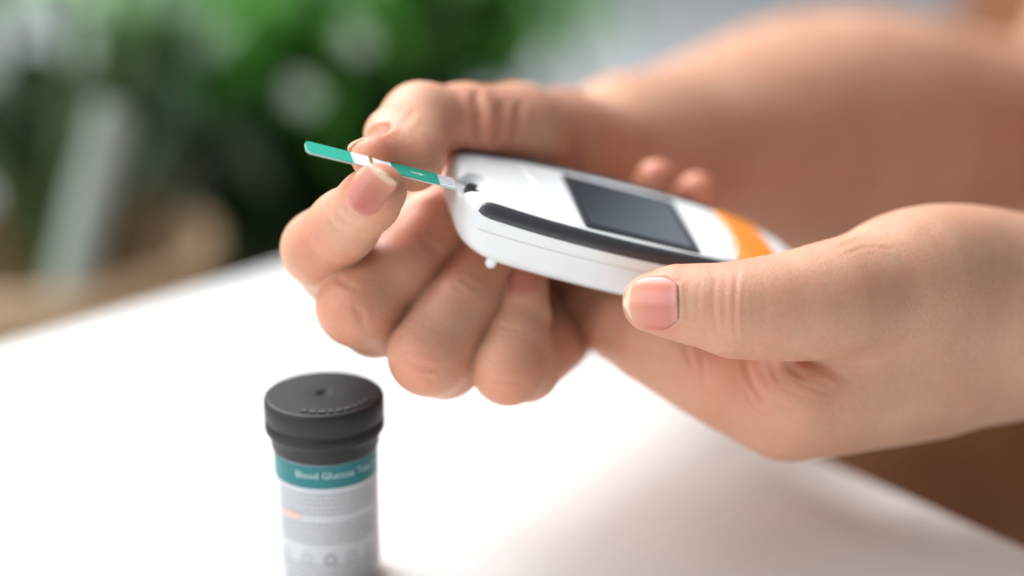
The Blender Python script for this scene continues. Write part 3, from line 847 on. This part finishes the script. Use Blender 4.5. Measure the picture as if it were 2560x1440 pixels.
v_, f_ = label_bar(-.92, -.42, z_teal - .0088, z_teal - .0072, M_INKO, 'x'); link('warning_word', mesh('warning_word', v_, f_), M_INKO, lab)
for i, a in enumerate((-.85, -.35, .12, .55, .95)):
    vv, ff = [], []
    for ring in (0, 1):
        for j in range(14):
            t_ = 2 * math.pi * j / 14; rr = .0016 if ring == 0 else .0009
            aa = a + rr * math.cos(t_) / rl; vv.append((bb.x + (rl + .0001) * math.sin(aa), bb.y - (rl + .0001) * math.cos(aa), z_teal - .0192 + rr * math.sin(t_)))
    ff = [(j, (j + 1) % 14, 14 + (j + 1) % 14, 14 + j) for j in range(14)]
    link('round_symbol', mesh('round_symbol', vv, ff), M_INK if i == 2 else M_INKF, lab)

# ------------------------------------------------------------------ room behind: floor, plants
FLOOR = -.75
M_FLOOR = mat('pale_floor', (.76, .78, .80), .45); noise_mix(M_FLOOR, (.73, .75, .77), (.80, .82, .84), 1.2)
fl = mesh('floor', [(-8, -4, FLOOR), (8, -4, FLOOR), (8, 9, FLOOR), (-8, 9, FLOOR)], [(0, 1, 2, 3)])
tag(link('floor', fl, M_FLOOR), kind='structure')
M_WALL = mat('grey_wall', (.42, .43, .45), .8); bump_noise(M_WALL, 60, .2, .002)
yw = 4.6
tag(link('wall', mesh('wall', [(-8, yw, FLOOR), (8, yw, FLOOR), (8, yw, 2.2), (-8, yw, 2.2)], [(0, 1, 2, 3)]), M_WALL), kind='structure')

def leaf_mesh(name, length, width, curl, fold, n=7):
    vv, faces = [], []
    for i in range(n + 1):
        t = i / n
        w = width * .5 * (math.sin(math.pi * min(1, t ** .75)) ** .8 if 0 < t < 1 else .02)
        y = length * t; z = -curl * length * t * t
        vv += [(-w, y, z + fold * w), (0, y, z), (w, y, z + fold * w)]
    for i in range(n):
        a = 3 * i; faces += [(a, a + 1, a + 4, a + 3), (a + 1, a + 2, a + 5, a + 4)]
    return mesh(name, vv, faces)
def leaf_mat(name, c, trans=.35, rough=.35):
    m = mat(name, c, rough); noise_mix(m, tuple(x * .8 for x in c), tuple(min(1, x * 1.2) for x in c), 9)
    N, L, B = nodes(m); tr = N.new('ShaderNodeBsdfTranslucent'); mx = N.new('ShaderNodeMixShader'); out = N['Material Output']
    tr.inputs['Color'].default_value = (c[0] * 1.3, min(1, c[1] * 1.5), c[2] * .7, 1); mx.inputs[0].default_value = trans
    L.new(B.outputs[0], mx.inputs[1]); L.new(tr.outputs[0], mx.inputs[2]); L.new(mx.outputs[0], out.inputs[0])
    return m
M_LLIT = leaf_mat('leaf_lit', (.10, .33, .05)); M_LSHADED = leaf_mat('leaf_shaded', (.018, .055, .014), .12, .4)  # leaf colours carry the light: lit tone for the crown, shaded tone inside
M_LGREY = leaf_mat('leaf_grey_green', (.24, .32, .27), .2, .4); M_STEM = mat('stem', (.06, .10, .03), .6)
LEAVES = {}
for nm, m in (('bright', M_LLIT), ('dark', M_LSHADED), ('grey', M_LGREY)):
    LEAVES[nm] = []
    for k in range(3):
        me = leaf_mesh('leaf', [.15, .19, .12][k], [.07, .085, .06][k], [.35, .6, .2][k], .35); me.materials.append(m); LEAVES[nm].append(me)
def put_leaf(plant, kind, tip_at, yaw, pitch, scale):
    me = random.choice(LEAVES[kind]); o = link('leaf', me, None, plant)
    o.matrix_basis = Matrix.Translation(tip_at) @ Matrix.Rotation(yaw, 4, 'Z') @ Matrix.Rotation(pitch, 4, 'X') @ Matrix.Scale(scale, 4)
    return o
def tube(name, pts, r0, r1, material, parent, seg=8):
    vv, faces = [], []
    for i, p in enumerate(pts):
        p = Vector(p); d = (Vector(pts[min(i + 1, len(pts) - 1)]) - Vector(pts[max(i - 1, 0)])).normalized()
        a = d.orthogonal().normalized(); b = d.cross(a); r = r0 + (r1 - r0) * i / (len(pts) - 1)
        vv += [p + (a * math.cos(2 * math.pi * k / seg) + b * math.sin(2 * math.pi * k / seg)) * r for k in range(seg)]
    for i in range(len(pts) - 1):
        for k in range(seg): faces.append((i * seg + k, i * seg + (k + 1) % seg, (i + 1) * seg + (k + 1) % seg, (i + 1) * seg + k))
    return link(name, mesh(name, vv, faces), material, parent)
def planter(name, c, r_top, r_bot, z0, z1, material, parent):
    fr = lambda x, y, z: (c[0] + x, c[1] + y, z)
    return lathe(name, [(r_bot * .97, z0 + .001), (r_bot, z0 + .01), (r_top, z1 - .02), (r_top * 1.04, z1 - .015), (r_top * 1.04, z1), (r_top * .93, z1), (r_top * .9, z1 - .03), (.001, z1 - .03)], 40, material, parent, fr)
M_TAN = mat('tan_planter', (.40, .26, .15), .7); noise_mix(M_TAN, (.34, .215, .12), (.46, .31, .185), 14); bump_noise(M_TAN, 60, .3, .003)
M_DKPOT = mat('dark_brown_planter', (.035, .014, .005), .5)

# large green plant in a dark brown planter
dB = .98; kB = dB / 1.75
cB = at(800, 520, dB)
pB = empty('leafy_plant', (cB.x, cB.y, FLOOR))
tag(pB, 'bushy plant with leaves of lit and shaded green in dark brown planter', 'plant')
zB = at(800, 480, dB).z
planter('planter', cB, .155 * kB, .12 * kB, FLOOR, zB, M_DKPOT, pB)
for k in range(9):
    a = k * 2.4; top_ = Vector((cB.x + .16 * kB * math.cos(a), cB.y + .14 * kB * math.sin(a), zB + random.uniform(.12, .3) * kB))
    tube('stem', [(cB.x + .02 * math.cos(a), cB.y + .02 * math.sin(a), zB - .03), (cB.x + .045 * math.cos(a), cB.y + .045 * math.sin(a), zB + .06), top_], .006, .003, M_STEM, pB)
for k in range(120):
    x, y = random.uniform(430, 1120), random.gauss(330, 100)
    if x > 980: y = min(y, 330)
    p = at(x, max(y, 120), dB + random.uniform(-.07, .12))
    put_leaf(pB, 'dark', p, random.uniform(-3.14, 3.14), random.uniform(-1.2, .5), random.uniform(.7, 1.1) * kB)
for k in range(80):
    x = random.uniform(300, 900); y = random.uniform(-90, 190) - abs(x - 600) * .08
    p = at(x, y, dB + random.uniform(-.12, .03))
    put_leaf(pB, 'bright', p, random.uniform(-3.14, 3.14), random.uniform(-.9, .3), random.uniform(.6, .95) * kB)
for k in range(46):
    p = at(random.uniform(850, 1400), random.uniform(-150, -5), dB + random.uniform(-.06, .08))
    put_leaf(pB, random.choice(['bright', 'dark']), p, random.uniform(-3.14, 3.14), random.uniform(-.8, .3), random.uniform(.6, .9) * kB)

M_LGLINT = leaf_mat('leaf_glint', (.34, .40, .33), .1, .3)  # small pale leaves added in place of blurred bright highlights
me = leaf_mesh('leaf', .05, .04, .1, .2); me.materials.append(M_LGLINT); LEAVES['pale'] = [me]
for x, y in ((900, 140), (765, 280)):
    put_leaf(pB, 'pale', at(x, y, dB - .16), .4, .9, .36)

# grey-green plant in a tan planter, left
dA = .84; kA = dA / 1.35
cA = at(140, 760, dA); zA = at(140, 585, dA).z
pA = empty('grey_green_plant', (cA.x, cA.y, FLOOR))
tag(pA, 'plant with broad dull grey-green leaves in tan planter at far left', 'plant')
planter('planter', cA, .070, .058, FLOOR, zA, M_TAN, pA)
for k in range(6):
    a = k * 1.05; tube('stem', [(cA.x, cA.y, zA - .03), (cA.x + .03 * math.cos(a), cA.y + .03 * math.sin(a), zA + .05), (cA.x + .06 * math.cos(a), cA.y + .06 * math.sin(a), zA + .12)], .005, .003, M_STEM, pA)
for k in range(60):
    x, y = random.uniform(-120, 430), random.uniform(0, 430)
    if 170 < x < 330 and y > 250: continue
    p = at(x, y, dA + random.uniform(.0, .12))
    put_leaf(pA, random.choice(['grey', 'grey', 'dark']), p, random.uniform(-3.14, 3.14), random.uniform(-1.0, .6), random.uniform(.55, .9) * kA)
# pale upright post
M_POST = mat('pale_post', (.31, .35, .31), .5)
t0, t1 = at(285, 265, .78), at(195, 640, .78)
dirn = (t1 - t0).normalized(); t2 = t1 + dirn * ((FLOOR - t1.z) / dirn.z)
post = tube('pale_post', [t0, (t0 + t1) / 2, t1, t2], .0085, .0098, M_POST, None, 16)
tag(post, 'pale slim upright post leaning before the grey-green plant', 'post')
